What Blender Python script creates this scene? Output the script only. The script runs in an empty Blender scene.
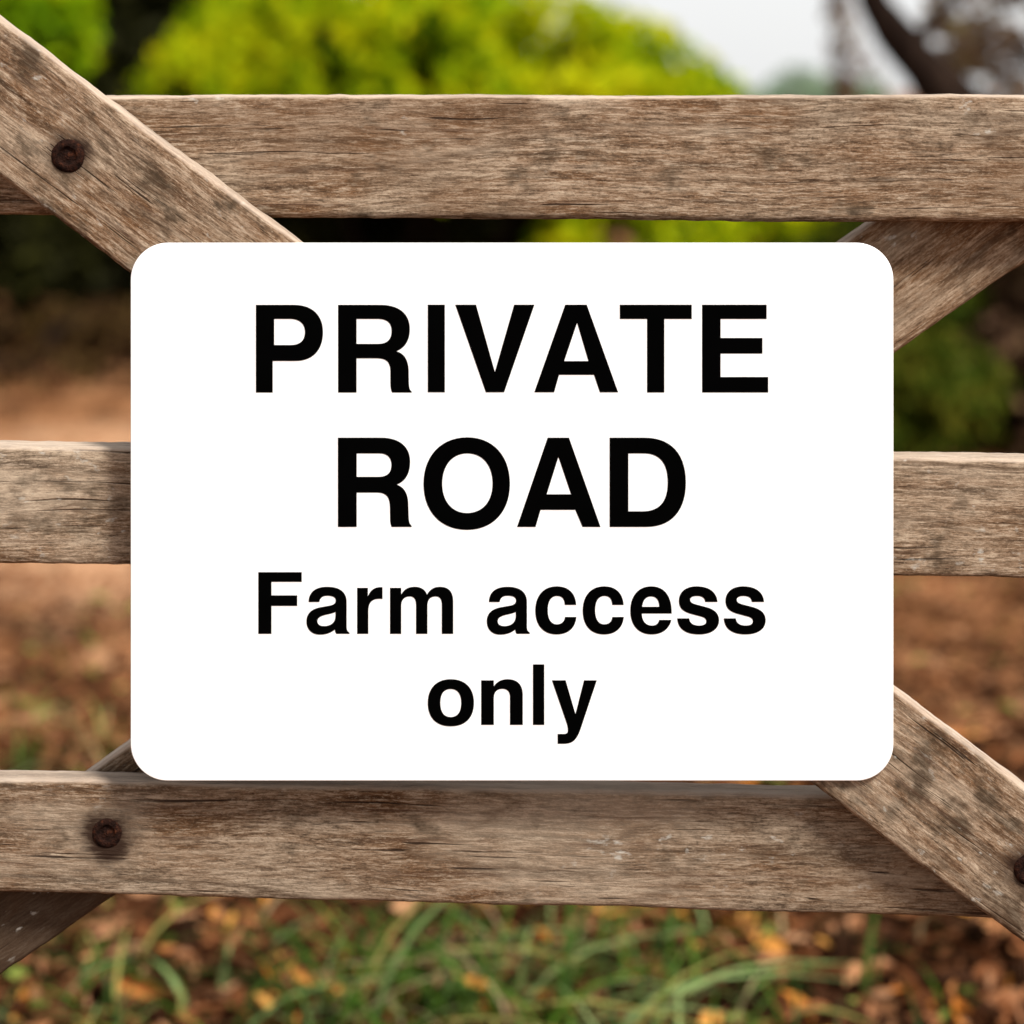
import bpy, bmesh, math, random
import numpy as np
from mathutils import Vector, Matrix, noise

random.seed(7)
R = math.radians
sc = bpy.context.scene
COL = sc.collection

# ------------------------------------------------------------------ camera frame
F = 2080.0          # focal length in pixels
D = 1.3             # camera stands 1.3 m in front of the gate (gate front plane is y = 0)
H = 1.05            # eye height
HOR = 90.0          # horizon row

def at(x, y, Y=0.0):
    s = (Y + D) / F
    return Vector(((x - 512) * s, Y, H - (y - HOR) * s))

# ------------------------------------------------------------------ helpers
def link(o, parent=None):
    COL.objects.link(o)
    if parent is not None:
        o.parent = parent
    return o

def tag(o, label=None, cat=None, group=None, kind=None):
    if label: o['label'] = label
    if cat: o['category'] = cat
    if group: o['group'] = group
    if kind: o['kind'] = kind
    return o

def empty(name, loc=(0, 0, 0)):
    o = bpy.data.objects.new(name, None)
    o.location = loc
    o.empty_display_size = .1
    return link(o)

def mesh_obj(name, verts, faces, mat, parent=None, smooth=True):
    me = bpy.data.meshes.new(name)
    me.from_pydata([tuple(v) for v in verts], [], faces)
    me.materials.append(mat)
    if smooth:
        me.polygons.foreach_set('use_smooth', [True] * len(me.polygons))
    me.update()
    return link(bpy.data.objects.new(name, me), parent)

def np_mesh(name, V, k, mat, parent=None, attr=None):
    """V: (n*k,3) array, every k verts one face"""
    n = len(V) // k
    me = bpy.data.meshes.new(name)
    me.vertices.add(len(V))
    me.vertices.foreach_set('co', V.astype(np.float32).ravel())
    me.loops.add(n * k)
    me.loops.foreach_set('vertex_index', np.arange(n * k, dtype=np.int32))
    me.polygons.add(n)
    me.polygons.foreach_set('loop_start', np.arange(0, n * k, k, dtype=np.int32))
    me.polygons.foreach_set('loop_total', np.full(n, k, dtype=np.int32))
    me.update(calc_edges=True)
    me.materials.append(mat)
    if attr is not None:
        a = me.attributes.new('tone', 'FLOAT', 'POINT')
        a.data.foreach_set('value', np.repeat(attr, k).astype(np.float32))
    return link(bpy.data.objects.new(name, me), parent)

# ------------------------------------------------------------------ node helpers
class NT:
    def __init__(self, name):
        self.m = bpy.data.materials.new(name)
        self.m.use_nodes = True
        self.t = self.m.node_tree
        self.t.nodes.clear()
        self.out = self.n('ShaderNodeOutputMaterial')
    def n(self, typ, **kw):
        nd = self.t.nodes.new(typ)
        for k, v in kw.items():
            setattr(nd, k, v)
        return nd
    def l(self, a, b):
        self.t.links.new(a, b)
    def noise(self, vec, scale, detail=3, rough=.55, dist=0.0):
        nd = self.n('ShaderNodeTexNoise')
        nd.inputs['Scale'].default_value = scale
        nd.inputs['Detail'].default_value = detail
        nd.inputs['Roughness'].default_value = rough
        nd.inputs['Distortion'].default_value = dist
        if vec is not None: self.l(vec, nd.inputs['Vector'])
        return nd.outputs['Fac']
    def mapping(self, vec, scale, loc=(0, 0, 0)):
        nd = self.n('ShaderNodeMapping')
        nd.inputs['Scale'].default_value = scale
        nd.inputs['Location'].default_value = loc
        self.l(vec, nd.inputs['Vector'])
        return nd.outputs['Vector']
    def rng(self, v, a, b, c=0.0, d=1.0, smooth=False):
        nd = self.n('ShaderNodeMapRange')
        if smooth: nd.interpolation_type = 'SMOOTHSTEP'
        self.l(v, nd.inputs['Value'])
        for k, x in zip(('From Min', 'From Max', 'To Min', 'To Max'), (a, b, c, d)):
            nd.inputs[k].default_value = x
        return nd.outputs['Result']
    def ramp(self, v, stops):
        nd = self.n('ShaderNodeValToRGB')
        cr = nd.color_ramp
        while len(cr.elements) < len(stops): cr.elements.new(.5)
        for e, (p, c) in zip(cr.elements, stops):
            e.position = p; e.color = (*c, 1)
        self.l(v, nd.inputs['Fac'])
        return nd.outputs['Color']
    def mix(self, fac, a, b, blend='MIX'):
        nd = self.n('ShaderNodeMix', data_type='RGBA', blend_type=blend)
        for s, v in ((nd.inputs['Factor'], fac), (nd.inputs['A'], a), (nd.inputs['B'], b)):
            if isinstance(v, bpy.types.NodeSocket): self.l(v, s)
            elif isinstance(v, tuple): s.default_value = (*v, 1)
            else: s.default_value = v
        return nd.outputs['Result']
    def math(self, op, a, b=None, c=None):
        nd = self.n('ShaderNodeMath', operation=op)
        for s, v in zip(nd.inputs, (a, b, c)):
            if v is None: continue
            if isinstance(v, bpy.types.NodeSocket): self.l(v, s)
            else: s.default_value = v
        return nd.outputs[0]
    def principled(self, color, rough=.8, spec=.3, normal=None):
        p = self.n('ShaderNodeBsdfPrincipled')
        if isinstance(color, tuple): p.inputs['Base Color'].default_value = (*color, 1)
        else: self.l(color, p.inputs['Base Color'])
        if isinstance(rough, bpy.types.NodeSocket): self.l(rough, p.inputs['Roughness'])
        else: p.inputs['Roughness'].default_value = rough
        p.inputs['Specular IOR Level'].default_value = spec
        if normal is not None: self.l(normal, p.inputs['Normal'])
        return p.outputs[0]
    def bump(self, h, dist, strength=1.0, normal=None):
        b = self.n('ShaderNodeBump')
        b.inputs['Distance'].default_value = dist
        b.inputs['Strength'].default_value = strength
        self.l(h, b.inputs['Height'])
        if normal is not None: self.l(normal, b.inputs['Normal'])
        return b.outputs[0]
    def done(self, sh):
        self.l(sh, self.out.inputs['Surface'])
        return self.m

# ------------------------------------------------------------------ weathered wood
def wood_mat(name, seed, tone=1.0, warm=0.5, lichen=.3, blotch=.5, stains=(), dark_end=None):
    t = NT(name)
    tc = t.n('ShaderNodeTexCoord').outputs['Object']
    base = t.mapping(tc, (1, 1, 1), (seed * 3.7, seed * 1.3, seed * 2.1))
    # slow wander of the grain
    wn = t.n('ShaderNodeTexNoise'); wn.inputs['Scale'].default_value = 1.0; wn.inputs['Detail'].default_value = 2
    t.l(t.mapping(base, (7, 16, 16)), wn.inputs['Vector'])
    sub = t.n('ShaderNodeVectorMath', operation='MULTIPLY_ADD')
    t.l(wn.outputs['Color'], sub.inputs[0])
    sub.inputs[1].default_value = (0, .012, .012)
    t.l(base, sub.inputs[2])
    g = sub.outputs[0]
    fiber = t.noise(t.mapping(g, (75, 640, 640)), 1, 4, .74)
    fine = t.noise(t.mapping(g, (480, 1050, 1050)), 1, 3, .7)
    streak = t.noise(t.mapping(g, (7, 170, 170)), 1, 4, .6)
    band = t.noise(t.mapping(g, (3.2, 38, 38)), 1, 3, .55)
    blot = t.noise(t.mapping(base, (13, 22, 22)), 1, 4, .6)
    blot2 = t.noise(t.mapping(base, (34, 48, 48), (5, 5, 5)), 1, 4, .65)
    tone *= .79
    grey = (.350 * tone, .258 * tone, .178 * tone)
    brown = (.215 * tone, .112 * tone, .054 * tone)
    pale = (.61 * tone, .485 * tone, .355 * tone)
    dark = (.034 * tone, .019 * tone, .011 * tone)
    col = t.mix(t.rng(blot, .42 - .12 * warm, .72 - .2 * warm), grey, brown)
    col = t.mix(t.rng(band, .42, .66, 0, .75), col, brown)
    col = t.mix(t.rng(streak, .52, .72, 0, .7), col, dark)
    col = t.mix(t.rng(streak, .5, .28, 0, .5), col, pale)
    col = t.mix(t.rng(fiber, .49, .66, 0, .78), col, dark)
    col = t.mix(t.rng(fiber, .49, .34, 0, .7), col, pale)
    col = t.mix(t.rng(fine, .52, .70, 0, .62), col, dark)
    col = t.mix(t.rng(fine, .44, .30, 0, .4), col, pale)
    big = t.noise(t.mapping(base, (5, 12, 12), (6, 3, 1)), 1, 4, .6)
    col = t.mix(t.rng(big, .52, .68, 0, .38), col, (.13, .072, .038))
    col = t.mix(t.rng(big, .46, .34, 0, .35), col, pale)
    # dirt and algae blotches
    col = t.mix(t.rng(blot2, .58 - .06 * blotch, .76 - .08 * blotch, 0, .85), col, (.045, .03, .018))
    blot3 = t.noise(t.mapping(base, (15, 75, 75), (2, 7, 5)), 1, 5, .7)
    col = t.mix(t.rng(blot3, .54, .72, 0, .38), col, pale)
    if dark_end:  # darkens the board towards one end
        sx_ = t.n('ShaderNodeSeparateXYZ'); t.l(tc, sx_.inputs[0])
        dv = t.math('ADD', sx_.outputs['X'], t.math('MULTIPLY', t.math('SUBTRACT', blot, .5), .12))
        col = t.mix(t.rng(dv, dark_end[0], dark_end[1], .88, 0, True), col, (.035, .022, .014))
    # long growth lines and fine drying cracks that run with the grain
    cn = t.noise(t.mapping(g, (1.5, 13, 13), (4, 4, 4)), 1, 2, .45)
    pp = t.math('PINGPONG', t.math('MULTIPLY', cn, 17.0), 1.0)
    gl = t.math('MULTIPLY', t.rng(pp, .80, 1.0, 0, .6), t.rng(t.noise(t.mapping(base, (6, 20, 20), (8, 1, 1)), 1, 3, .6), .42, .60))
    col = t.mix(gl, col, (.055, .03, .016))
    ck = t.noise(t.mapping(g, (5.5, 330, 330), (2, 9, 9)), 1, 2, .5)
    ckm = t.math('MULTIPLY', t.rng(ck, .655, .70, 0, .9), t.rng(blot, .38, .55))
    col = t.mix(ckm, col, (.02, .011, .007))
    # dark growth lines: rings cut lengthwise
    wv = t.n('ShaderNodeTexWave', wave_type='BANDS', bands_direction='Z', wave_profile='SAW')
    wv.inputs['Scale'].default_value = 1.0
    wv.inputs['Distortion'].default_value = 5.0
    wv.inputs['Detail'].default_value = 2
    wv.inputs['Detail Scale'].default_value = .6
    t.l(t.mapping(g, (2.2, 10, 16)), wv.inputs['Vector'])
    msk = t.math('MULTIPLY', t.rng(wv.outputs['Fac'], .86, 1.0, 0, .65), t.rng(blot, .45, .6))
    col = t.mix(msk, col, (.06, .03, .018))
    # pale lichen flecks
    lic = t.noise(t.mapping(base, (85, 150, 150), (9, 2, 4)), 1, 3, .6)
    licm = t.noise(t.mapping(base, (11, 17, 17), (1, 8, 3)), 1, 2, .5)
    lm = t.math('MULTIPLY', t.rng(lic, .62, .74), t.rng(licm, .62 - .25 * lichen, .72 - .2 * lichen, 0, .8))
    col = t.mix(lm, col, (.46, .44, .39))
    # iron stains round the bolts
    for (sx, sz, sr) in stains:
        vm = t.n('ShaderNodeVectorMath', operation='MULTIPLY_ADD')
        t.l(tc, vm.inputs[0]); vm.inputs[1].default_value = (1, 0, 1); vm.inputs[2].default_value = (-sx, 0, -sz)
        ln = t.n('ShaderNodeVectorMath', operation='LENGTH'); t.l(vm.outputs[0], ln.inputs[0])
        dd = t.math('ADD', ln.outputs['Value'], t.math('MULTIPLY', t.math('SUBTRACT', t.math('ADD', t.math('MULTIPLY', blot2, .5), t.math('MULTIPLY', fiber, .5)), .5), .05))
        col = t.mix(t.rng(dd, sr * .35, sr * 1.05, .97, 0, True), col, (.022, .011, .007))
    # the upward arris and top are bleached, and painted paler still for the sky light they catch
    tcn = t.n('ShaderNodeTexCoord').outputs['Normal']
    sep = t.n('ShaderNodeSeparateXYZ'); t.l(tcn, sep.inputs[0])
    up = t.math('MULTIPLY', t.rng(sep.outputs['Z'], .25, .7), t.rng(streak, .3, .6, .85, .45))
    col = t.mix(up, col, (.64 * tone, .51 * tone, .405 * tone))
    h = t.math('ADD', t.math('ADD', t.math('MULTIPLY', fiber, -.6), t.math('MULTIPLY', ckm, -2.0)), t.math('ADD', t.math('MULTIPLY', streak, -.7), t.math('MULTIPLY', fine, -.25)))
    nrm = t.bump(h, .0010, .7)
    return t.done(t.principled(col, .85, .07, nrm))

def board(name, mat, p0, p1, h0, h1, yfront, thick, parent, cham=.0028, cham_bot=None, seed=0, seg=260):
    """p0,p1: centre-line ends (world, on the front plane); h0,h1 heights at the ends. Local X runs along the grain."""
    cb = cham_bot or cham
    p0 = Vector(p0); p1 = Vector(p1)
    L = (p1 - p0).length
    ang = math.atan2(p1.z - p0.z, p1.x - p0.x)
    mid = (p0 + p1) / 2
    nh = 14
    # cross-section, counter-clockwise seen from +X : (depth, unit height, absolute offset)
    prof = []
    for k in range(nh + 1):                       # front face bottom -> top
        prof.append((0.0, -1 + 2 * k / nh, None))
    def pt(d, side, off): prof.append((d, side, off))
    sec = []
    def section(h):
        a = []
        z0, z1 = -h / 2, h / 2
        for k in range(nh + 1):
            a.append((0.0, z0 + cb + (h - cb - cham) * k / nh))
        for q in (22.5, 45, 67.5):
            a.append((cham * (1 - math.cos(R(q))), z1 - cham + cham * math.sin(R(q))))
        a.append((cham, z1)); a.append((thick * .35, z1)); a.append((thick * .7, z1)); a.append((thick - cham, z1))
        a.append((thick - cham * .3, z1 - cham * .3)); a.append((thick, z1 - cham))
        for k in range(1, 4): a.append((thick, z1 - cham - (h - cb - cham) * k / 4))
        a.append((thick, z0 + cb)); a.append((thick - cb * .3, z0 + cb * .3))
        a.append((thick - cb, z0)); a.append((thick * .5, z0)); a.append((cb, z0))
        for q in (67.5, 45, 22.5):
            a.append((cb * (1 - math.cos(R(q))), z0 + cb - cb * math.sin(R(q))))
        return a
    V, Fc = [], []
    n = len(section(.1))
    for i in range(seg + 1):
        u = i / seg
        h = h0 + (h1 - h0) * u
        x = -L / 2 + L * u
        for (d, z) in section(h):
            q = Vector((x * 9 + seed * 7, d * 40, z * 30))
            q2 = Vector((x * 60 + seed, d * 90, z * 90 + 5))
            q3 = Vector((x * 170 + seed, d * 200, z * 200 + 9))
            edge = 1.0 if (abs(z) > h / 2 - cham * 1.3) else .35
            w = noise.noise(q) * .0011 + noise.noise(q2) * .0005 * edge + noise.noise(q3) * .0004 * edge
            sx = 1 if z > 0 else -1
            V.append((x, d + noise.noise(q + Vector((3, 3, 3))) * .0006 * (1 if d > .001 else 1),
                      z + (w * sx if abs(z) > h / 2 - cham * 1.3 else 0)))
    for i in range(seg):
        for k in range(n):
            a = i * n + k; b = i * n + (k + 1) % n
            Fc.append((a, b, b + n, a + n))
    Fc.append(tuple(range(n))[::-1]); Fc.append(tuple(seg * n + k for k in range(n)))
    o = mesh_obj(name, V, Fc, mat, parent)
    o.data.flip_normals()
    bm = bmesh.new(); bm.from_mesh(o.data); bmesh.ops.recalc_face_normals(bm, faces=bm.faces); bm.to_mesh(o.data); bm.free()
    o.location = (mid.x, yfront, mid.z)
    o.rotation_euler = (0, -ang, 0)
    return o, mid, ang, L

def to_local(mid, ang, p):
    dx, dz = p.x - mid.x, p.z - mid.z
    return (dx * math.cos(ang) + dz * math.sin(ang), -dx * math.sin(ang) + dz * math.cos(ang))

# ------------------------------------------------------------------ the gate
gate = empty('field_gate', (0, .01, 0))
tag(gate, 'weathered grey brown wooden field gate with flat rails and crossed diagonal braces', 'gate')
RT = .022     # rail thickness
BT = .018     # how far the front brace stands proud of the rails

def line(y_at0, slope, x): return y_at0 + slope * x

def rail(seed, top, bot, mat, cham, chb, x0=-1400, x1=1750):
    (t0, ts), (b0, bs) = top, bot
    a_t, a_b = at(x0, line(t0, ts, x0)), at(x0, line(b0, bs, x0))
    # taper only inside the picture's width; keep a sane height at the far ends
    h = lambda x: (line(b0, bs, x) - line(t0, ts, x)) * D / F
    c = lambda x: at(x, (line(b0, bs, x) + line(t0, ts, x)) / 2)
    return board('rail', mat, c(x0), c(x1), h(x0), h(x1), 0, RT, gate, cham, chb, seed, 520)

w_top = wood_mat('weathered_wood_top', 1, .98, .5, .35, .1)
rail(1, (95.6, -.0008), (215.5, .0078), w_top, .0036, .0046)
w_mid = wood_mat('weathered_wood_middle', 4.3, 1.0, .12, 1.0, .45)
rail(2, (446.0, .0128), (563.5, .0145), w_mid, .0034, .003)
# bottom rail with its bolt stain
T0, TS, B0, BS = 779.5, .0195, 892.5, .0262
cx0, cx1 = -1400, 1750
pc = lambda x: at(x, ((T0 + B0) + (TS + BS) * x) / 2)
mid_b = (pc(cx0) + pc(cx1)) / 2; ang_b = math.atan2(pc(cx1).z - pc(cx0).z, pc(cx1).x - pc(cx0).x)
bolt_b = at(107, 833)
lx, lz = to_local(mid_b, ang_b, bolt_b)
w_bot = wood_mat('weathered_wood_bottom', 7.1, .80, .42, .25, .3, [(lx, lz - .003, .0225)])
rail(3, (T0, TS), (B0, BS), w_bot, .0036, .003)
# a fourth rail near the ground, below the picture
w_low = wood_mat('weathered_wood_low', 9.4, .85, .5, .4, .6)
board('rail', w_low, (-1.19, 0, .20), (1.50, 0, .185), .078, .078, 0, RT, gate, .003, .003, 5, 200)

# front brace
yf = -BT
def fb(x): # upper and lower edge rows
    return 18.5 + .7495 * x, 176 + .749 * x
def fb_c(x):
    a, b = fb(x); return at(x, (a + b) / 2, yf)
s_f = (D + yf) / F
pf0, pf1 = fb_c(-330), fb_c(1600)
ang_f = math.atan2(pf1.z - pf0.z, pf1.x - pf0.x)
def fh(x):
    a, b = fb(x); return (b - a) * s_f * math.cos(ang_f)
mid_f = (pf0 + pf1) / 2
bolt_a, bolt_c = at(68, 156, yf), at(1030, 870, yf)
st = []
for p, r in ((bolt_a, .0165), (bolt_c, .018)):
    a, b = to_local(mid_f, ang_f, p); st.append((a, b, r))
w_fb = wood_mat('weathered_wood_front_brace', 12.2, .98, .5, 1.1, 1.35, st)
board('brace', w_fb, pf0, pf1, fh(-330), fh(1600), yf, BT - .0006, gate, .0042, .003, 6, 420)

# rear brace, behind the rails
yr = RT + .0008
def rb(x): return 836 - .7035 * x, 976 - .6955 * x
def rb_c(x):
    a, b = rb(x); return at(x, (a + b) / 2, yr)
s_r = (D + yr) / F
pr0, pr1 = rb_c(-420), rb_c(1290)
ang_r = math.atan2(pr1.z - pr0.z, pr1.x - pr0.x)
def rh(x):
    a, b = rb(x); return (b - a) * s_r * math.cos(ang_r)
w_rb = wood_mat('weathered_wood_rear_brace', 15.6, 1.12, 1.0, .4, .3, (), (-.30, -.10))  # darker towards its lower left end
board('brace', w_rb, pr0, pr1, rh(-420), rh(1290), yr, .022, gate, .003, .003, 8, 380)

# stiles at both ends, outside the picture
def stile(x, z0, z1, seed, mat):
    o, *_ = board('stile', mat, (x, 0, z0), (x, 0, z1), .09, .09, -.012, .055, gate, .004, .004, seed, 200)
stile(-1.16, .02, 1.62, 11, w_low)
stile(1.43, .02, 1.12, 12, w_low)

# bolts
def rust_mat():
    t = NT('rusted_iron')
    tc = t.n('ShaderNodeTexCoord').outputs['Object']
    a = t.noise(tc, 260, 4, .65); b = t.noise(tc, 900, 3, .6)
    col = t.ramp(a, [(.38, (.008, .004, .003)), (.56, (.022, .009, .006)), (.72, (.08, .025, .011)), (.85, (.2, .07, .028))])
    return t.done(t.principled(col, .9, .05, t.bump(t.math('ADD', a, b), .0012, .9)))
rust = rust_mat()
def bolt(p, rad, out):
    prof = [(1.0, .0), (1.0, .10), (.97, .22), (.90, .36), (.78, .44), (.60, .50), (.56, .47), (.50, .30), (.34, .28), (.2, .33), (0, .36)]
    n = 36; V = []; Fc = []
    for (r, h) in prof:
        for k in range(n):
            a = 2 * math.pi * k / n
            hexf = 1 - .05 * (0.5 + .5 * math.cos(6 * a)) if .45 < r < .9 else 1
            rr = rad * r * hexf * (1 + .05 * noise.noise(Vector((math.cos(a) * 2 + rad * 900, math.sin(a) * 2, r * 3))))
            V.append((rr * math.cos(a), -h * out * 2, rr * math.sin(a)))
    for i in range(len(prof) - 1):
        for k in range(n):
            a = i * n + k; b = i * n + (k + 1) % n
            Fc.append((a, a + n, b + n, b))
    Fc.append(tuple(k for k in range(n)))
    o = mesh_obj('bolt', V, Fc, rust, gate)
    o.location = p
    return o
bolt(bolt_a + Vector((0, .0012, 0)), .0106, .0034)
bolt(bolt_b + Vector((0, .0014, 0)), .0098, .0030)
bolt(bolt_c + Vector((0, .0012, 0)), .0100, .0034)
for ch in gate.children:      # children were placed in world space; the gate's empty sits at its base
    ch.location = ch.location - gate.location

# ------------------------------------------------------------------ the sign
def sample_path(cmds):
    toks = cmds.split(); i = 0; pts = []; cur = None
    while i < len(toks):
        c = toks[i]
        if c in 'ML':
            i += 1
            while i < len(toks) and toks[i] not in 'MLC':
                cur = (float(toks[i]), float(toks[i + 1])); pts.append(cur); i += 2
        elif c == 'C':
            i += 1
            while i < len(toks) and toks[i] not in 'MLC':
                v = [float(q) for q in toks[i:i + 6]]; i += 6
                p0 = cur; p1, p2, p3 = (v[0], v[1]), (v[2], v[3]), (v[4], v[5])
                for k in range(1, 15):
                    u = k / 14; w = 1 - u
                    pts.append(tuple(w**3 * p0[j] + 3 * w * w * u * p1[j] + 3 * w * u * u * p2[j] + u**3 * p3[j] for j in (0, 1)))
                cur = p3
    if math.dist(pts[0], pts[-1]) < .01: pts.pop()
    return pts
A_LOW = ["M 273 172 C 273 125 305 101 360 101 C 420 101 450 128 450 172 L 450 285 C 450 302 453 308 463 314 L 463 320 L 402 320 C 398 314 396 308 395 300 C 378 316 352 324 325 324 C 288 324 263 300 263 262 C 263 222 288 203 335 195 L 370 189 C 390 185 399 178 399 165 C 399 150 385 143 360 143 C 338 143 326 152 323 172",
         "M 398 218 C 390 223 378 226 360 230 C 330 236 314 245 314 261 C 314 276 325 284 345 284 C 378 284 398 266 398 235"]
C_LOW = ["M 616 191 L 543 191 C 540 152 525 134 493 134 C 455 134 434 168 434 225 C 434 282 455 315 492 315 C 522 315 540 298 544 268 L 617 268 C 612 338 565 380 490 380 C 405 380 354 322 354 228 C 354 132 405 72 492 72 C 565 72 612 115 616 191"]
S_LOW = ["M 624 172 L 545 172 C 543 146 525 134 492 134 C 465 134 449 143 449 158 C 449 174 462 182 495 190 L 545 203 C 605 218 634 245 634 290 C 634 345 585 380 505 380 C 420 380 370 345 366 277 L 443 277 C 447 308 467 323 508 323 C 535 323 552 313 552 297 C 552 279 540 270 505 262 L 460 250 C 403 235 377 212 377 165 C 377 108 420 72 490 72 C 568 72 620 108 624 172"]
LINES = [
 [ (6.0235, 250, 295, ["M 36 59 L 265 59 C 375 59 440 120 440 225 C 440 335 375 397 275 397 L 137 397 L 137 587 L 36 587", "M 146 144 L 240 144 C 300 144 331 175 331 222 C 331 272 303 301 245 301 L 146 301"]),
   (6.0235, 250, 295, ["M 531 59 L 785 59 C 895 59 963 110 963 205 C 963 270 938 315 882 339 C 930 352 952 390 956 450 L 957 520 C 958 556 960 572 974 580 L 974 587 L 857 587 C 848 572 846 550 846 520 L 846 465 C 846 405 825 381 760 381 L 642 381 L 642 587 L 531 587", "M 642 144 L 770 144 C 825 144 853 168 853 217 C 853 268 825 294 770 294 L 642 294"]),
   (4.876, 410, 295, ["M 87 47 L 170 47 L 170 474 L 87 474"]),
   (4.876, 410, 295, ["M 221 47 L 322 47 L 414 375 L 508 47 L 607 47 L 459 474 L 370 474"]),
   (4.876, 410, 295, ["M 757 47 L 862 47 L 1015 474 L 926 474 L 897 389 L 727 389 L 703 474 L 606 474", "M 815 135 L 870 322 L 752 322"]),
   (5.689, 600, 295, ["M 113 55 L 522 55 L 522 136 L 366 136 L 366 554 L 268 554 L 268 136 L 113 136"]),
   (5.689, 600, 295, ["M 581 55 L 948 55 L 948 136 L 686 136 L 686 244 L 924 244 L 924 333 L 686 333 L 686 466 L 957 466 L 957 554 L 581 554"]) ],
 [ (5.389, 330, 430, ["M 43 41 L 275 41 C 375 41 432 90 432 170 C 432 235 408 275 360 294 C 402 308 420 345 422 395 L 424 460 C 425 495 428 505 440 515 L 440 522 L 333 522 C 325 508 324 490 324 460 L 323 415 C 322 358 302 337 250 337 L 144 337 L 144 522 L 43 522", "M 144 126 L 265 126 C 310 126 331 150 331 188 C 331 230 308 252 262 252 L 144 252"]),
   (5.389, 330, 430, ["M 740 39 C 880 39 970 140 970 290 C 970 438 880 538 738 538 C 595 538 504 438 504 290 C 504 140 597 39 740 39", "M 740 126 C 660 126 605 190 605 290 C 605 385 660 447 738 447 C 822 447 876 385 876 288 C 876 190 822 126 740 126"]),
   (5.389, 510, 430, ["M 203 41 L 318 41 L 488 522 L 391 522 L 352 430 L 165 430 L 138 522 L 38 522", "M 261 145 L 329 346 L 198 346"]),
   (5.389, 510, 430, ["M 537 41 L 725 41 C 870 41 948 130 948 283 C 948 435 870 522 735 522 L 537 522", "M 638 126 L 720 126 C 808 126 850 180 850 283 C 850 385 805 438 715 438 L 638 438"]) ],
 [ (4.6545, 250, 565, ["M 39 33 L 241 33 L 241 78 L 100 78 L 100 141 L 220 141 L 220 190 L 100 190 L 100 320 L 39 320"]),
   (4.6545, 250, 565, A_LOW),
   (4.6545, 250, 565, ["M 499 106 L 549 106 L 549 145 C 562 113 583 100 617 103 L 617 158 C 572 153 552 170 551 212 L 551 320 L 499 320"]),
   (4.6545, 250, 565, ["M 652 106 L 704 106 L 704 137 C 717 112 738 101 765 101 C 794 101 814 112 824 137 C 838 112 858 101 885 101 C 925 101 946 125 946 170 L 946 320 L 893 320 L 893 188 C 893 160 884 146 864 146 C 841 146 826 160 826 190 L 826 320 L 773 320 L 773 188 C 773 160 764 146 744 146 C 721 146 704 160 704 190 L 704 320 L 652 320"]),
   (4.6545, 430.3, 565, A_LOW),
   (6.4, 480, 575, C_LOW), (6.4, 527.4, 575, C_LOW),
   (6.4, 620, 575, ["M 331 246 L 140 246 C 141 295 165 323 205 323 C 230 323 245 312 251 287 L 329 287 C 316 345 270 380 202 380 C 118 380 66 322 66 228 C 66 132 118 72 200 72 C 285 72 333 135 331 246", "M 142 203 L 251 203 C 250 160 232 137 198 137 C 166 137 147 160 142 203"]),
   (6.4, 620, 575, S_LOW), (6.4, 666.6, 575, S_LOW) ],
 [ (5.389, 420, 655, ["M 165 130 C 245 130 291 178 291 258 C 291 338 245 384 165 384 C 88 384 42 338 42 258 C 42 178 88 130 165 130", "M 165 183 C 128 183 110 210 110 258 C 110 305 128 334 165 334 C 203 334 222 305 222 258 C 222 210 203 183 165 183"]),
   (5.389, 420, 655, ["M 330 136 L 398 136 L 398 168 C 415 142 440 130 473 130 C 525 130 554 160 554 215 L 554 376 L 485 376 L 485 225 C 485 197 470 182 444 182 C 415 182 398 200 398 232 L 398 376 L 330 376"]),
   (5.389, 420, 655, ["M 609 50 L 670 50 L 670 376 L 609 376"]),
   (5.389, 420, 655, ["M 711 136 L 785 136 L 838 318 L 884 136 L 953 136 L 865 400 C 845 455 825 478 775 478 L 742 478 L 742 425 L 775 425 C 792 425 797 418 797 405 C 797 392 794 378 790 366"]) ],
]
ST = .003
ys = -BT - .0006 - ST          # front of the plate
plate_c = at((130.5 + 893.5) / 2, (243 + 781) / 2, ys)
sign = empty('road_sign', (plate_c.x, ys + ST, plate_c.z - .168))
tag(sign, 'white rectangular sign with rounded corners reading PRIVATE ROAD Farm access only in black', 'sign')

def flat_curve(name, loops, depth, mat, y, parent, bevel=0.0):
    cu = bpy.data.curves.new(name, 'CURVE')
    cu.dimensions = '2D'; cu.fill_mode = 'BOTH'; cu.extrude = depth / 2
    cu.bevel_depth = bevel; cu.bevel_resolution = 2; cu.offset = -bevel
    for lp in loops:
        sp = cu.splines.new('POLY'); sp.points.add(len(lp) - 1); sp.use_cyclic_u = True
        for p, (x, z) in zip(sp.points, lp): p.co = (x, z, 0, 1)
    tmp = bpy.data.objects.new('tmp', cu); COL.objects.link(tmp)
    dg = bpy.context.evaluated_depsgraph_get(); dg.update()
    me = bpy.data.meshes.new_from_object(tmp.evaluated_get(dg))
    bpy.data.objects.remove(tmp)
    me.transform(Matrix.Rotation(R(90), 4, 'X'))
    me.transform(Matrix.Translation((0, y, 0)))
    me.name = name
    me.materials.clear(); me.materials.append(mat)
    o = bpy.data.objects.new(name, me)
    link(o, parent)
    o.location = -parent.location
    return o

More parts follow.
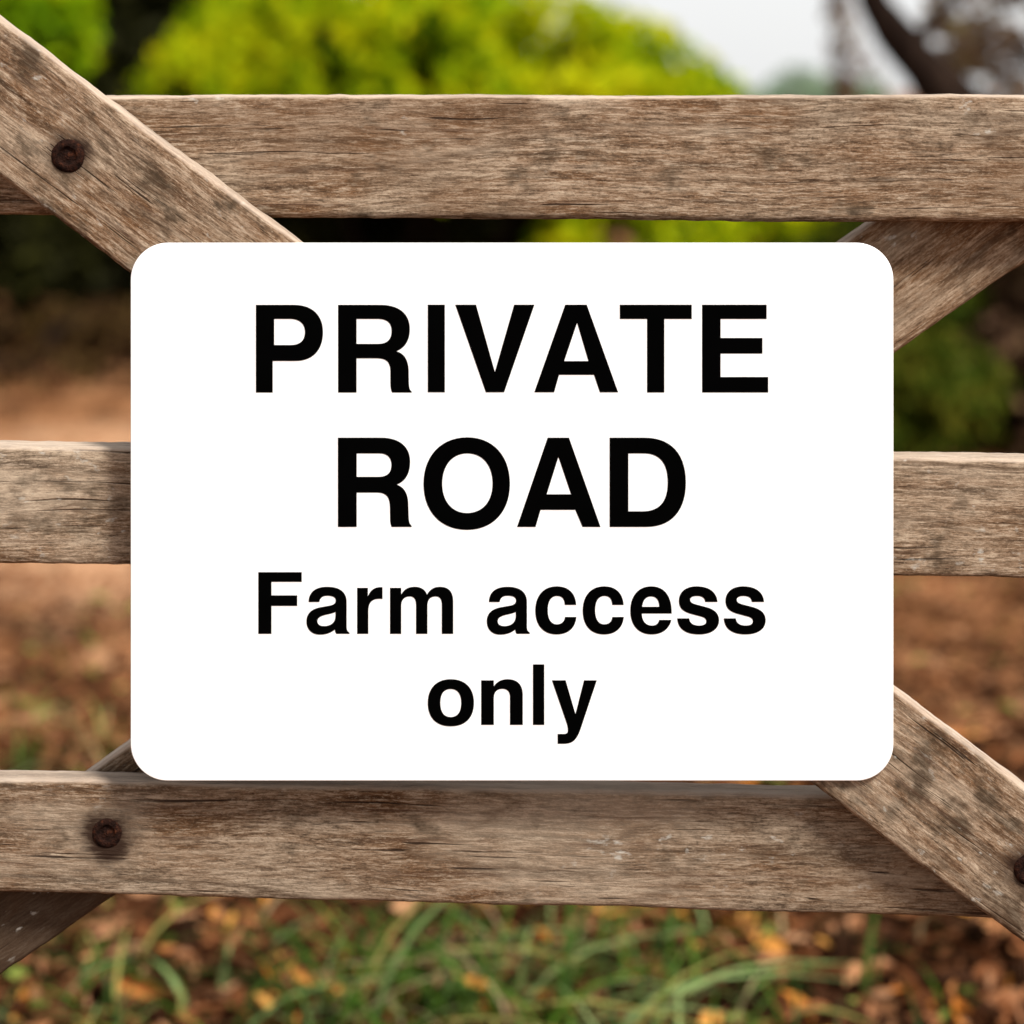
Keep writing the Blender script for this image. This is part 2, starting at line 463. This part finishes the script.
def sign_white():
    t = NT('white_sign_face')
    tc = t.n('ShaderNodeTexCoord').outputs['Object']
    a = t.noise(tc, 9, 4, .6)
    col = t.mix(t.rng(a, .35, .7), (.86, .86, .86), (.835, .835, .83))
    return t.done(t.principled(col, .42, .35))
def sign_black():
    t = NT('black_lettering')
    tc = t.n('ShaderNodeTexCoord').outputs['Object']
    a = t.noise(tc, 40, 3, .6)
    return t.done(t.principled(t.mix(a, (.0006, .0006, .0006), (.0012, .0012, .0012)), .8, 0.0))
MW, MB_ = sign_white(), sign_black()
loop = []
x0, x1, y0, y1, rr = 130.5, 893.5, 243, 781, 37
for (cx, cy, a0) in ((x1 - rr, y0 + rr, -90), (x1 - rr, y1 - rr, 0), (x0 + rr, y1 - rr, 90), (x0 + rr, y0 + rr, 180)):
    for k in range(17):
        a = R(a0 + 90 * k / 16)
        p = at(cx + rr * math.cos(a), cy + rr * math.sin(a), ys); loop.append((p.x, p.z))
flat_curve('plate', [loop], ST - .0012, MW, ys + ST / 2, sign, bevel=.0006)
for ln_ in LINES:
    for (s, ox, oy, paths) in ln_:
        loops = []
        for pth in paths:
            q = [at(ox + x / s, oy + y / s, ys) for x, y in sample_path(pth)]
            loops.append([(v.x, v.z) for v in q])
        flat_curve('letter', loops, .0002, MB_, ys - .00011, sign)

# ------------------------------------------------------------------ ground
def ground_mat():
    t = NT('dry_leafy_soil')
    tc = t.n('ShaderNodeTexCoord').outputs['Object']
    a = t.noise(tc, .9, 4, .6); b = t.noise(t.mapping(tc, (1, 1, 1), (7, 3, 0)), 5.5, 5, .65); c = t.noise(tc, 38, 4, .65)
    col = t.ramp(b, [(.36, (.05, .022, .011)), (.47, (.15, .062, .024)), (.58, (.34, .155, .07)), (.72, (.52, .29, .15))])
    col = t.mix(t.rng(a, .50, .64, 0, .6), col, (.11, .042, .018))
    for (qx, qy, qr) in ((-1.05, 4.75, .65), (-.85, 3.25, .45), (-2.3, 3.7, .5)):  # pale patches put into the soil colour where the clearing is sunlit
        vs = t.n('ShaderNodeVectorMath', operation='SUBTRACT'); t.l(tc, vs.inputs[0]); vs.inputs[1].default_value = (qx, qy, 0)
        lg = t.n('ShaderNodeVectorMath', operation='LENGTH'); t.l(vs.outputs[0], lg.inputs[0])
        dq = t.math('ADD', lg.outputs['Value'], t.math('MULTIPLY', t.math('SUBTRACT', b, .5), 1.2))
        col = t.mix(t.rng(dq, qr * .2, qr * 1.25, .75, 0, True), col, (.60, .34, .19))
    col = t.mix(t.rng(c, .5, .7, 0, .6), col, (.08, .04, .022))
    return t.done(t.principled(col, .95, .02, t.bump(t.math('ADD', b, c), .05, .6)))
def ground_h(x, y):
    return .035 * noise.noise(Vector((x * .7, y * .7, 0))) + .012 * noise.noise(Vector((x * 3, y * 3, 2)))
def gsheet():
    xs = sorted(set([-400, -200, -100, -50, -30, -20, -14] + [-10 + .25 * i for i in range(81)] + [14, 20, 30, 50, 100, 200, 400]))
    ysn = sorted(set([-400, -150, -60, -30, -15, -8, -5] + [-3 + .25 * i for i in range(69)] + [17, 20, 25, 32, 45, 70, 120, 250, 500]))
    V = [(x, y, ground_h(x, y)) for y in ysn for x in xs]
    n = len(xs)
    Fc = [(j * n + i, j * n + i + 1, (j + 1) * n + i + 1, (j + 1) * n + i) for j in range(len(ysn) - 1) for i in range(n - 1)]
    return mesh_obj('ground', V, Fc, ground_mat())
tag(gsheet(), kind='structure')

# ------------------------------------------------------------------ leaf litter
rng = np.random.default_rng(11)
def gh_np(P):
    return np.array([ground_h(float(x), float(y)) for x, y in P])

def litter_mat():
    t = NT('fallen_leaf_litter')
    at_ = t.n('ShaderNodeAttribute', attribute_name='tone').outputs['Fac']
    col = t.ramp(at_, [(0, (.012, .005, .002)), (.30, (.038, .014, .006)), (.50, (.115, .040, .015)), (.68, (.235, .088, .034)),
                       (.82, (.40, .21, .11)), (.90, (.42, .14, .02)), (.97, (.55, .28, .07)), (1.0, (.16, .20, .04))])
    tc = t.n('ShaderNodeTexCoord').outputs['Object']
    n = t.noise(tc, 120, 4, .6)
    col = t.mix(t.rng(n, .5, .75, 0, .5), col, (.06, .03, .016))
    p = t.n('ShaderNodeBsdfPrincipled'); t.l(col, p.inputs['Base Color'])
    p.inputs['Roughness'].default_value = .8; p.inputs['Specular IOR Level'].default_value = .04
    return t.done(p.outputs[0])

def leaf_strip(name, P, L, W, az, pitch, roll, curl, tone, mat, parent=None):
    """each leaf: a curled pointed blade of 2 hexagon halves folded along its rib -> 4 quads"""
    n = len(P)
    # local outline stations along x
    st = [(-.5, 0.0), (-.2, .42), (.18, .5), (.5, 0.0)]
    ca, sa = np.cos(az), np.sin(az); cp, sp = np.cos(pitch), np.sin(pitch); cr, sr = np.cos(roll), np.sin(roll)
    def tr(x, y, z):
        x = x * L; y = y * W; z = z * L
        y2 = y * cr - z * sr; z2 = y * sr + z * cr
        x3 = x * cp - z2 * sp; z3 = x * sp + z2 * cp
        return np.stack([P[:, 0] + x3 * ca - y2 * sa, P[:, 1] + x3 * sa + y2 * ca, P[:, 2] + z3], 1)
    pts = {}
    for i, (x, w) in enumerate(st):
        zc = curl * (x * x) * 1.6
        pts[i, 0] = tr(x, 0, zc - .04); pts[i, 1] = tr(x, w, zc + .10 * w * 2); pts[i, 2] = tr(x, -w, zc + .10 * w * 2)
    quads = []
    for s in (1, 2):
        quads += [(pts[0, 0], pts[1, s], pts[2, s], pts[2, 0]) , (pts[0, 0], pts[2, 0], pts[2, s], pts[3, 0])]
    # first pair simplified: (tip, side1, side2, rib2) and the closing triangle-like quad
    quads = []
    for s in (1, 2):
        quads.append((pts[0, 0], pts[1, s], pts[1, 0], pts[0, 0] * .999 + pts[1, 0] * .001))
        quads.append((pts[1, 0], pts[1, s], pts[2, s], pts[2, 0]))
        quads.append((pts[2, 0], pts[2, s], pts[3, 0], pts[3, 0] * .999 + pts[2, 0] * .001))
    A = np.stack([np.stack(q, 1) for q in quads], 1)       # n, nq, 4, 3
    V = A.reshape(-1, 3)
    return np_mesh(name, V, 4, mat, parent, np.repeat(tone, len(quads)))

def litter():
    # dense close by, thinner away
    N1, N2 = 30000, 16000
    d1 = 1.9 + 2.6 * rng.random(N1) ** 1.2
    y1 = d1 - D; x1 = (rng.random(N1) * 2 - 1) * (1.0 + .35 * d1)
    d2 = 4 + 7 * rng.random(N2); y2 = d2 - D; x2 = (rng.random(N2) * 2 - 1) * (1.2 + .42 * d2)
    x = np.concatenate([x1, x2]); y = np.concatenate([y1, y2]); n = len(x)
    z = gh_np(np.stack([x, y], 1)) + .004 + rng.random(n) * .022
    L = .022 + .055 * rng.random(n) ** 1.6
    far = np.clip((y + D - 2.9) / .9, 0, 1)
    L = L * (1 - .5 * far)
    W = L * (.14 + .40 * rng.random(n) ** 1.3)
    # clumps of similar tone
    cl = np.array([noise.noise(Vector((float(a) * 5, float(b) * 5, 3))) for a, b in zip(x, y)])
    tone = np.clip(rng.beta(1.1, 1.35, n) + cl * .3, 0, .97)
    tone = tone * (1 - .45 * far) + .45 * far * (.42 + cl * .5)
    for (qx, qy, qr) in ((-1.05, 4.75, .65), (-.85, 3.25, .45), (-2.3, 3.7, .5)):  # litter tone made pale in the same painted sunlit patches
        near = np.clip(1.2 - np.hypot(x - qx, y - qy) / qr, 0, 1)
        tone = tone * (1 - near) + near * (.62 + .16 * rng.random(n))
    tone[(rng.random(n) < .03)] = 1.0
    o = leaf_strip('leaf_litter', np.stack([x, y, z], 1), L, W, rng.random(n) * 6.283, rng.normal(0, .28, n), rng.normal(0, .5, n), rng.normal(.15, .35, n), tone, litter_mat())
    tag(o, kind='stuff'); tag(o, 'brown and orange fallen leaves and bark scraps covering the ground', 'leaf litter')
litter()

# ------------------------------------------------------------------ grass
def grass_mat():
    t = NT('grass_blades')
    a = t.n('ShaderNodeAttribute', attribute_name='tone').outputs['Fac']
    col = t.ramp(a, [(0, (.010, .020, .003)), (.45, (.025, .060, .006)), (.72, (.085, .17, .012)), (.86, (.26, .36, .14)), (.95, (.30, .30, .06)), (1, (.42, .31, .16))])
    d = t.principled(col, .55, .15)
    tr = t.n('ShaderNodeBsdfTranslucent'); t.l(col, tr.inputs['Color'])
    mx = t.n('ShaderNodeMixShader'); mx.inputs[0].default_value = .35; t.l(d, mx.inputs[1]); t.l(tr.outputs[0], mx.inputs[2])
    return t.done(mx.outputs[0])
GRASS = grass_mat()
def blades(name, X, Y, Hh, Wd, tone, side):
    n = len(X)
    Z = gh_np(np.stack([X, Y], 1))
    az = rng.random(n) * 6.283; lean = .5 + 1.2 * rng.random(n)
    az = np.where(side, np.where(rng.random(n) < .5, 0, np.pi) + rng.normal(0, .5, n), az); tw = rng.random(n) * 6.283
    K = 5; rows = []
    for k in range(K + 1):
        u = k / K
        hor = Hh * lean * (u ** 1.9) * .9; ver = Hh * (u - .45 * lean * u ** 2.4)
        w = Wd * (1 - u ** 2.2) * .5 + .0002
        cx = X + np.cos(az) * hor; cy = Y + np.sin(az) * hor; cz = Z + ver
        px, py = -np.sin(az + .5 * np.sin(tw)), np.cos(az + .5 * np.sin(tw))
        rows.append((np.stack([cx - px * w, cy - py * w, cz], 1), np.stack([cx + px * w, cy + py * w, cz + w * .3], 1)))
    Q = [np.stack([rows[k][0], rows[k][1], rows[k + 1][1], rows[k + 1][0]], 1) for k in range(K)]
    V = np.stack(Q, 1).reshape(-1, 3)
    return np_mesh(name, V, 4, GRASS, None, np.repeat(tone, K))
def grass():
    X, Y, Hh, W = [], [], [], []
    def tuft(px, py, n, rad, h, w=.004):
        d = H * F / (py - HOR); cx = (px - 512) * d / F; cy = d - D
        X.append(cx + rng.normal(0, rad, n)); Y.append(cy + rng.normal(0, rad * 1.1, n))
        Hh.append(h * (.45 + .75 * rng.random(n))); W.append(w * (.6 + .8 * rng.random(n)))
    # tufts seen under the bottom rail, and a ragged belt along the foot of the gate
    for (px, py, n, rad, h) in [(300, 1010, 60, .05, .13), (370, 1060, 90, .06, .17), (420, 985, 90, .06, .13), (480, 1010, 110, .06, .14), (540, 1040, 90, .07, .14),
                                (600, 980, 90, .06, .12), (660, 1010, 70, .06, .11), (720, 975, 60, .06, .10), (780, 960, 45, .06, .08), (560, 950, 70, .06, .10),
                                (860, 960, 26, .06, .07), (240, 1040, 50, .05, .09), (60, 1010, 90, .08, .10), (130, 1040, 60, .06, .10), (10, 985, 50, .06, .09), (190, 985, 22, .05, .06),
                                (25, 780, 130, .09, .07), (-60, 775, 150, .12, .08), (-150, 900, 150, .15, .12), (90, 790, 60, .08, .06), (260, 800, 80, .12, .1), (1150, 800, 80, .15, .1),
                                (950, 1045, 14, .05, .06), (-300, 760, 200, .2, .12), (1400, 900, 120, .2, .12), (760, 1090, 80, .08, .10), (450, 1150, 160, .12, .14)]:
        tuft(px, py, int(n * .27), rad * 1.25, h * 1.25, .0052)
    ns = sum(len(q) for q in X)
    for (px, py, n, h) in [(330, 1030, 5, .20), (392, 1050, 7, .24), (450, 1020, 6, .20), (505, 1050, 5, .22), (580, 1030, 5, .22), (640, 1050, 4, .2), (700, 1020, 3, .16),
                           (760, 1040, 3, .16), (240, 1060, 3, .18), (430, 985, 5, .17), (150, 1050, 2, .14), (40, 1040, 4, .14), (90, 1010, 3, .12), (850, 1040, 1, .13)]:
        d = H * F / (py - HOR)
        X.append((px - 512) * d / F + rng.normal(0, .035, n)); Y.append(d - D + rng.normal(0, .04, n))
        Hh.append(h * (.7 + .5 * rng.random(n))); W.append(.0085 * (.7 + .6 * rng.random(n)))
    X_ = np.concatenate(X); n = len(X_)
    side = np.arange(n) >= ns
    tone = np.clip(rng.beta(2, 2, n) * .95, 0, .84)
    tone[ns:] = .42 + .44 * rng.random(n - ns) ** 1.3
    tone[rng.random(n) < .07] = .88; tone[rng.random(n) < .06] = .96; tone[rng.random(n) < .04] = 1.0
    o = blades('grass', X_, np.concatenate(Y), np.concatenate(Hh), np.concatenate(W), tone, side)
    tag(o, 'ragged green grass tufts growing through the fallen leaves', 'grass', kind='stuff')
grass()

# ------------------------------------------------------------------ foliage
def leaf_mat(name, stops, trans=.45, nscale=1.6):
    t = NT(name)
    a = t.n('ShaderNodeAttribute', attribute_name='tone').outputs['Fac']
    tc = t.n('ShaderNodeTexCoord').outputs['Object']
    n = t.noise(tc, nscale, 3, .6)
    v = t.math('ADD', t.math('MULTIPLY', a, .45), t.math('MULTIPLY', t.rng(n, .3, .7), .55))
    col = t.ramp(v, stops)
    d = t.principled(col, .7, .05)
    tr = t.n('ShaderNodeBsdfTranslucent'); t.l(col, tr.inputs['Color'])
    mx = t.n('ShaderNodeMixShader'); mx.inputs[0].default_value = trans; t.l(d, mx.inputs[1]); t.l(tr.outputs[0], mx.inputs[2])
    return t.done(mx.outputs[0])
LM = {
 'yellow': leaf_mat('yellow_green_leaves', [(.1, (.02, .04, .004)), (.26, (.09, .20, .004)), (.46, (.32, .44, .004)), (.64, (.58, .58, .005)), (.88, (.70, .64, .01))], .5, 1.8),
 'fresh':  leaf_mat('fresh_green_leaves', [(.1, (.02, .06, .004)), (.42, (.26, .46, .005)), (.85, (.62, .60, .008))], .5, 2.5),
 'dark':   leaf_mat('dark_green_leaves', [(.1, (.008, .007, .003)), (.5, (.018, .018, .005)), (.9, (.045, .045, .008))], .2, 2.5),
 'olive':  leaf_mat('olive_green_leaves', [(.1, (.03, .05, .008)), (.5, (.045, .075, .005)), (.9, (.13, .12, .012))], .35, 3),
 'brown':  leaf_mat('dry_brown_leaves', [(.1, (.05, .028, .018)), (.5, (.13, .068, .038)), (.9, (.24, .16, .07))], .3, 2.5),
 'scrub':  leaf_mat('dark_brown_scrub', [(.1, (.012, .007, .003)), (.5, (.045, .022, .009)), (.9, (.12, .075, .02))], .2, 3),
 'grey':   leaf_mat('brown_grey_needles', [(.1, (.12, .08, .05)), (.5, (.36, .24, .16)), (.9, (.36, .34, .12))], .4, 3),
 'pale':   leaf_mat('pale_green_leaves', [(.1, (.14, .24, .16)), (.6, (.32, .42, .28)), (.9, (.42, .5, .36))], .5, 2),
}
def bark_mat():
    t = NT('dark_bark')
    tc = t.n('ShaderNodeTexCoord').outputs['Object']
    a = t.noise(t.mapping(tc, (30, 30, 7)), 1, 5, .65)
    col = t.ramp(a, [(.3, (.007, .004, .003)), (.55, (.018, .011, .008)), (.8, (.05, .03, .02))])
    return t.done(t.principled(col, .95, .03, t.bump(a, .02, .8)))
BARK = bark_mat()

def limb_mesh(paths):
    """paths: list of (points, radii) -> verts, faces"""
    V, Fc = [], []
    n = 10
    for pts, rad in paths:
        pts = [Vector(p) for p in pts]
        # resample smooth
        P, Q = [], []
        for i in range(len(pts) - 1):
            p0 = pts[max(i - 1, 0)]; p1 = pts[i]; p2 = pts[i + 1]; p3 = pts[min(i + 2, len(pts) - 1)]
            for k in range(6):
                u = k / 6
                P.append(.5 * ((2 * p1) + (p2 - p0) * u + (2 * p0 - 5 * p1 + 4 * p2 - p3) * u * u + (3 * p1 - p0 - 3 * p2 + p3) * u**3))
                Q.append(rad[i] + (rad[i + 1] - rad[i]) * u)
        P.append(pts[-1]); Q.append(rad[-1])
        base = len(V)
        for i, (p, r) in enumerate(zip(P, Q)):
            d = (P[min(i + 1, len(P) - 1)] - P[max(i - 1, 0)]).normalized()
            a = d.orthogonal().normalized() if abs(d.y) > .95 else d.cross(Vector((0, 1, 0))).normalized()
            b = d.cross(a)
            for k in range(n):
                th = 2 * math.pi * k / n
                rr = r * (1 + .18 * noise.noise(Vector((th, i * .5, r * 50))))
                V.append(p + a * rr * math.cos(th) + b * rr * math.sin(th))
        for i in range(len(P) - 1):
            for k in range(n):
                q = base + i * n + k; w = base + i * n + (k + 1) % n
                Fc.append((q, w, w + n, q + n))
        Fc.append(tuple(base + k for k in range(n))[::-1])
        Fc.append(tuple(base + (len(P) - 1) * n + k for k in range(n)))
    return V, Fc

def crown_pts(lobes, n, fill=.55, clump=.22, thr=-.08, seed=0, zmin=.03):
    """points spread through a union of ellipsoids, in clumps with gaps"""
    vol = np.array([l[3] * l[4] * l[5] for l in lobes]) ** .75; vol /= vol.sum()
    out = []
    need = n
    while need > 0:
        k = rng.choice(len(lobes), need * 3, p=vol)
        Lb = np.array(lobes)[k]
        v = rng.normal(size=(len(k), 3)); v /= np.linalg.norm(v, axis=1)[:, None]
        r = fill + (1.02 - fill) * rng.random(len(k)) ** .6
        r = np.where(rng.random(len(k)) < .15, rng.random(len(k)) ** .5, r)
        P = Lb[:, :3] + v * r[:, None] * Lb[:, 3:6]
        f = np.array([noise.noise(Vector((p[0] / clump + seed * 9, p[1] / clump, p[2] / clump))) for p in P])
        P = P[(f > thr) & (P[:, 2] > zmin + .12 * f)][:need]
        out.append(P); need -= len(P)
    return np.concatenate(out)

def leaf_cloud(name, P, size, mat, parent, drop=.0):
    n = len(P)
    L = size * (.6 + .8 * rng.random(n)); W = L * (.35 + .25 * rng.random(n))
    u = rng.normal(size=(n, 3)); u[:, 2] *= .8; u[:, 2] -= drop; u /= np.linalg.norm(u, axis=1)[:, None]
    w = rng.normal(size=(n, 3)); w = np.cross(u, w); w /= np.linalg.norm(w, axis=1)[:, None]
    a = P - u * (L / 2)[:, None]; c = P + u * (L / 2)[:, None]
    b = P + w * (W / 2)[:, None]; d = P - w * (W / 2)[:, None]
    V = np.stack([a, b, c, d], 1).reshape(-1, 3)
    return np_mesh(name, V, 4, mat, parent, rng.random(n))

def plant(name, label, cat, lobes, n, size, mat, stems=None, clump=.22, thr=-.08, fill=.55, group=None, seed=0, crown='crown', trunk='trunk', drop=0, zmin=.03):
    cx = sum(l[0] for l in lobes) / len(lobes); cy = sum(l[1] for l in lobes) / len(lobes)
    root = empty(name, (cx, cy, 0)); tag(root, label, cat, group)
    o = leaf_cloud(crown, crown_pts(lobes, n, fill, clump, thr, seed, zmin), size, mat, root, drop)
    o.location = -root.location
    if stems is None:
        stems = []
        for l in lobes[:5]:
            for k in range(2):
                bx = cx + random.uniform(-.3, .3) * l[3] + (l[0] - cx) * .4; by = cy + (l[1] - cy) * .4 + random.uniform(-.1, .1)
                tip = Vector((l[0] + random.uniform(-.4, .4) * l[3], l[1] + random.uniform(-.4, .4) * l[4], l[2] + l[5] * .6))
                base = Vector((bx, by, -.05)); m = base.lerp(tip, .5) + Vector((random.uniform(-.1, .1), random.uniform(-.1, .1), .05))
                stems.append(([base, m, tip], [.035, .022, .006]))
    V, Fc = limb_mesh(stems)
    s = mesh_obj(trunk, V, Fc, BARK, root); s.location = -root.location
    return root

def P3(px, py, d):      # a point of the picture at distance d from the camera
    return at(px, py, d - D)

def lob(px, py, d, rx, ry, rz):
    p = P3(px, py, d); return (p.x, p.y, p.z, rx, ry, rz)

# big yellow-green bush that slopes down to the right
plant('bush', 'large bright yellow green bush sloping down to the right under the pale sky', 'bush',
      [(-.35, 9 - D, .78, 1.4, .9, .78), (-.1, 8.7 - D, .98, .85, .6, .50), (-.80, 8.9 - D, .95, .5, .6, .75), (-1.15, 9.2 - D, 1.0, .42, .5, .55), (.42, 8.8 - D, .80, .68, .6, .46), (-.5, 8.4 - D, 1.05, .5, .4, .5)],
      30000, .075, LM['yellow'], clump=.28, thr=-.06, seed=1, zmin=.60)
# fresh green bush at far left
plant('bush', 'fresh green bush at the left edge rising behind the raised brace end', 'bush',
      [(-2.2, 7.9 - D, 1.5, .60, .6, .55), (-2.75, 8.2 - D, 1.5, .7, .6, .6), (-1.9, 8.0 - D, 1.3, .30, .4, .36), (-3.3, 8.3 - D, 1.2, .6, .6, .7)],
      15000, .08, LM['fresh'], clump=.3, thr=-.02, seed=2, zmin=.75)
# dark thicket behind and beneath both
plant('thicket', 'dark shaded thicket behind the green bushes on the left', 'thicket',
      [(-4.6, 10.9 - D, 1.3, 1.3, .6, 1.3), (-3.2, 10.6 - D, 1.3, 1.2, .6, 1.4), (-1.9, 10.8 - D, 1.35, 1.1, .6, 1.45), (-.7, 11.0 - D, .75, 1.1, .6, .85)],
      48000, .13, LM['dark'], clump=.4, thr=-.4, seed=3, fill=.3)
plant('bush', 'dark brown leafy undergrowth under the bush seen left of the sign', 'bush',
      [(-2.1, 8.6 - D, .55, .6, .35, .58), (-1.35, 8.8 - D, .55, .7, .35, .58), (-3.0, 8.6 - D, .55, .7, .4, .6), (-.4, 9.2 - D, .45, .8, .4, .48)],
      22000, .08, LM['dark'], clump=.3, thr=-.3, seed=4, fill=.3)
plant('bush', 'ragged low brown and green scrub at the foot of the dark undergrowth on the left', 'bush',
      [(-2.2, 8.1 - D, .06, .4, .3, .13), (-1.6, 8.0 - D, .08, .4, .3, .17), (-2.9, 8.1 - D, .08, .5, .3, .15), (-1.2, 8.2 - D, .06, .4, .3, .12), (-1.9, 7.4 - D, .035, .8, .45, .05), (-1.2, 7.5 - D, .03, .6, .5, .05), (-2.7, 7.2 - D, .035, .6, .5, .05)],
      6500, .05, LM['scrub'], clump=.15, thr=.06, seed=14, fill=.2)
# low lit green bush seen in the slot under the top rail
plant('bush', 'low sunlit green bush glimpsed in the slot between top rail and sign', 'bush',
      [(.42, 8.1 - D, .36, .2, .3, .42), (.62, 8.0 - D, .32, .30, .3, .44), (.25, 8.2 - D, .34, .2, .3, .40), (1.0, 8.3 - D, .42, .40, .4, .44), (1.35, 8.6 - D, .45, .4, .4, .45)], 9000, .07, LM['yellow'], clump=.25, seed=5)
# olive bush right of the sign
plant('bush', 'dark olive bush seen just right of the sign above the middle rail', 'bush',
      [(1.18, 6.2 - D, .40, .24, .3, .50), (1.0, 6.2 - D, .32, .25, .3, .38), (1.25, 6.8 - D, .5, .3, .3, .45), (1.15, 5.9 - D, .16, .3, .3, .22)], 13000, .05, LM['olive'], clump=.2, thr=-.12, seed=6, fill=.3)
# brown thicket on the right
plant('thicket', 'dry brown thicket at the right edge around the dark trunk', 'thicket',
      [(1.55, 6.0 - D, .2, .35, .3, .26), (1.62, 6.4 - D, .45, .28, .35, .5), (2.15, 6.5 - D, .5, .45, .4, .55), (2.9, 6.9 - D, .6, .6, .5, .62), (1.7, 7.3 - D, .5, .5, .4, .45)],
      24000, .055, LM['brown'], clump=.2, thr=-.25, seed=7, fill=.3)
# leaning dark tree on the right, at 5.5 m, with thin brown-green crown overhead
d = 5.9
tr_ = [P3(1046, 500, d), P3(1075, 330, d), P3(1062, 180, d), P3(968, 112, d), P3(907, 48, d), P3(868, -15, d), P3(862, -120, d), P3(800, -260, d)]
b1 = [P3(1062, 180, d), P3(1120, 60, d + .2), P3(1160, -120, d + .3), P3(1230, -330, d + .4)]
b2 = [P3(907, 48, d), P3(960, -10, d + .1), P3(990, -80, d + .2), P3(1060, -200, d + .3)]
b3 = [P3(1120, 60, d + .2), P3(1060, 10, d + .35), P3(1010, -60, d + .5)]
plant('tree', 'leaning dark trunked tree with thin brown crown at the upper right', 'tree',
      [lob(960, 20, d + .5, .13, .3, .14), lob(1010, 60, d + .6, .16, .3, .17), lob(1060, 0, d + .5, .24, .3, .22), lob(1130, -60, d + .5, .3, .4, .3), lob(1000, -120, d + .4, .34, .4, .22), lob(1180, 80, d + .6, .3, .4, .25), lob(860, -260, d, .4, .4, .25), lob(1250, -250, d, .5, .5, .4)],
      6500, .055, LM['grey'], stems=[(tr_, [.13, .10, .08, .078, .062, .046, .035, .02]), (b1, [.05, .04, .03, .01]), (b2, [.025, .018, .012, .005]), (b3, [.02, .015, .006])], clump=.11, thr=.0, fill=.2, seed=8)
# slim sapling in the sky gap
d = 11
plant('sapling', 'slim pale sapling standing in the gap of sky', 'sapling',
      [lob(845, 60, d, .10, .12, .32), lob(838, 0, d, .08, .12, .3), lob(862, 90, d, .14, .15, .2)], 420, .06, LM['brown'],
      stems=[([P3(848, 290, d), P3(842, 150, d), P3(838, 60, d), P3(832, -40, d), P3(828, -120, d)], [.02, .015, .011, .008, .004])], clump=.12, thr=.0, fill=.1, seed=9)
# pale far-off shrub low in the sky
d = 26
plant('bush', 'small pale green far off bush low in the bright sky gap', 'bush',
      [lob(800, 100, d, .45, .5, .42), lob(760, 112, d, .5, .5, .30), lob(850, 105, d, .5, .5, .5)], 2600, .12, LM['pale'], clump=.4, thr=.0, fill=.1, seed=10)

# ------------------------------------------------------------------ light
SUN = Vector((.54, -.58, .95)).normalized()
el = math.asin(SUN.z); az = math.atan2(SUN.x, SUN.y)
ld = bpy.data.lights.new('sun', 'SUN'); ld.energy = 3.9; ld.angle = R(11); ld.color = (1, .965, .905)
lo = bpy.data.objects.new('sun', ld); link(lo); lo.rotation_euler = SUN.to_track_quat('Z', 'Y').to_euler()

w = bpy.data.worlds.new('World'); sc.world = w; w.use_nodes = True
nt = w.node_tree; bg = nt.nodes['Background']
sky = nt.nodes.new('ShaderNodeTexSky'); sky.sky_type = 'NISHITA'; sky.sun_disc = False
sky.sun_elevation = el; sky.sun_rotation = az; sky.air_density = 1.0; sky.dust_density = 1.5; sky.ozone_density = 1.0
hs = nt.nodes.new('ShaderNodeHueSaturation'); hs.inputs['Saturation'].default_value = .18
hs.inputs['Value'].default_value = 1.0
nt.links.new(sky.outputs[0], hs.inputs['Color'])
# bright thin cloud over the whole sky, with soft thicker and thinner parts
wtc = nt.nodes.new('ShaderNodeTexCoord'); wn = nt.nodes.new('ShaderNodeTexNoise')
wn.inputs['Scale'].default_value = 2.2; wn.inputs['Detail'].default_value = 5
nt.links.new(wtc.outputs['Generated'], wn.inputs['Vector'])
wr = nt.nodes.new('ShaderNodeMapRange'); wr.inputs['From Min'].default_value = .3; wr.inputs['From Max'].default_value = .7
wr.inputs['To Min'].default_value = .78; wr.inputs['To Max'].default_value = 1.0
nt.links.new(wn.outputs['Fac'], wr.inputs['Value'])
wm = nt.nodes.new('ShaderNodeMix'); wm.data_type = 'RGBA'
# the cloud is a bright bank low in the sky that thins out overhead
wsep = nt.nodes.new('ShaderNodeSeparateXYZ'); nt.links.new(wtc.outputs['Generated'], wsep.inputs[0])
we = nt.nodes.new('ShaderNodeMapRange'); we.interpolation_type = 'SMOOTHSTEP'
nt.links.new(wsep.outputs['Z'], we.inputs['Value'])
we.inputs['From Min'].default_value = .12; we.inputs['From Max'].default_value = .6
we.inputs['To Min'].default_value = 1.0; we.inputs['To Max'].default_value = .12
wmul = nt.nodes.new('ShaderNodeMath'); wmul.operation = 'MULTIPLY'
nt.links.new(wr.outputs['Result'], wmul.inputs[0]); nt.links.new(we.outputs['Result'], wmul.inputs[1])
nt.links.new(wmul.outputs[0], wm.inputs['Factor']); nt.links.new(hs.outputs[0], wm.inputs['A'])
wm.inputs['B'].default_value = (4.9, 4.93, 4.93, 1)
nt.links.new(wm.outputs['Result'], bg.inputs['Color'])
bg.inputs['Strength'].default_value = .12

# ------------------------------------------------------------------ camera
cd = bpy.data.cameras.new('camera'); co = bpy.data.objects.new('camera', cd); link(co)
co.location = (0, -D, H); co.rotation_euler = (R(90), 0, 0)
cd.sensor_width = 36; cd.lens = 36 * F / 1024
cd.shift_y = -(512 - HOR) / 1024
cd.clip_start = .05; cd.clip_end = 2000
cd.dof.use_dof = True; cd.dof.focus_distance = D - .008
cd.dof.aperture_fstop = (cd.lens / 1000) / .0195
sc.camera = co

sc.view_settings.view_transform = 'Standard'; sc.view_settings.look = 'None'
sc.view_settings.exposure = 0.66; sc.view_settings.gamma = 1; sc.view_settings.use_curve_mapping = False
sc.cycles.use_denoising = True
sc.cycles.max_bounces = 8
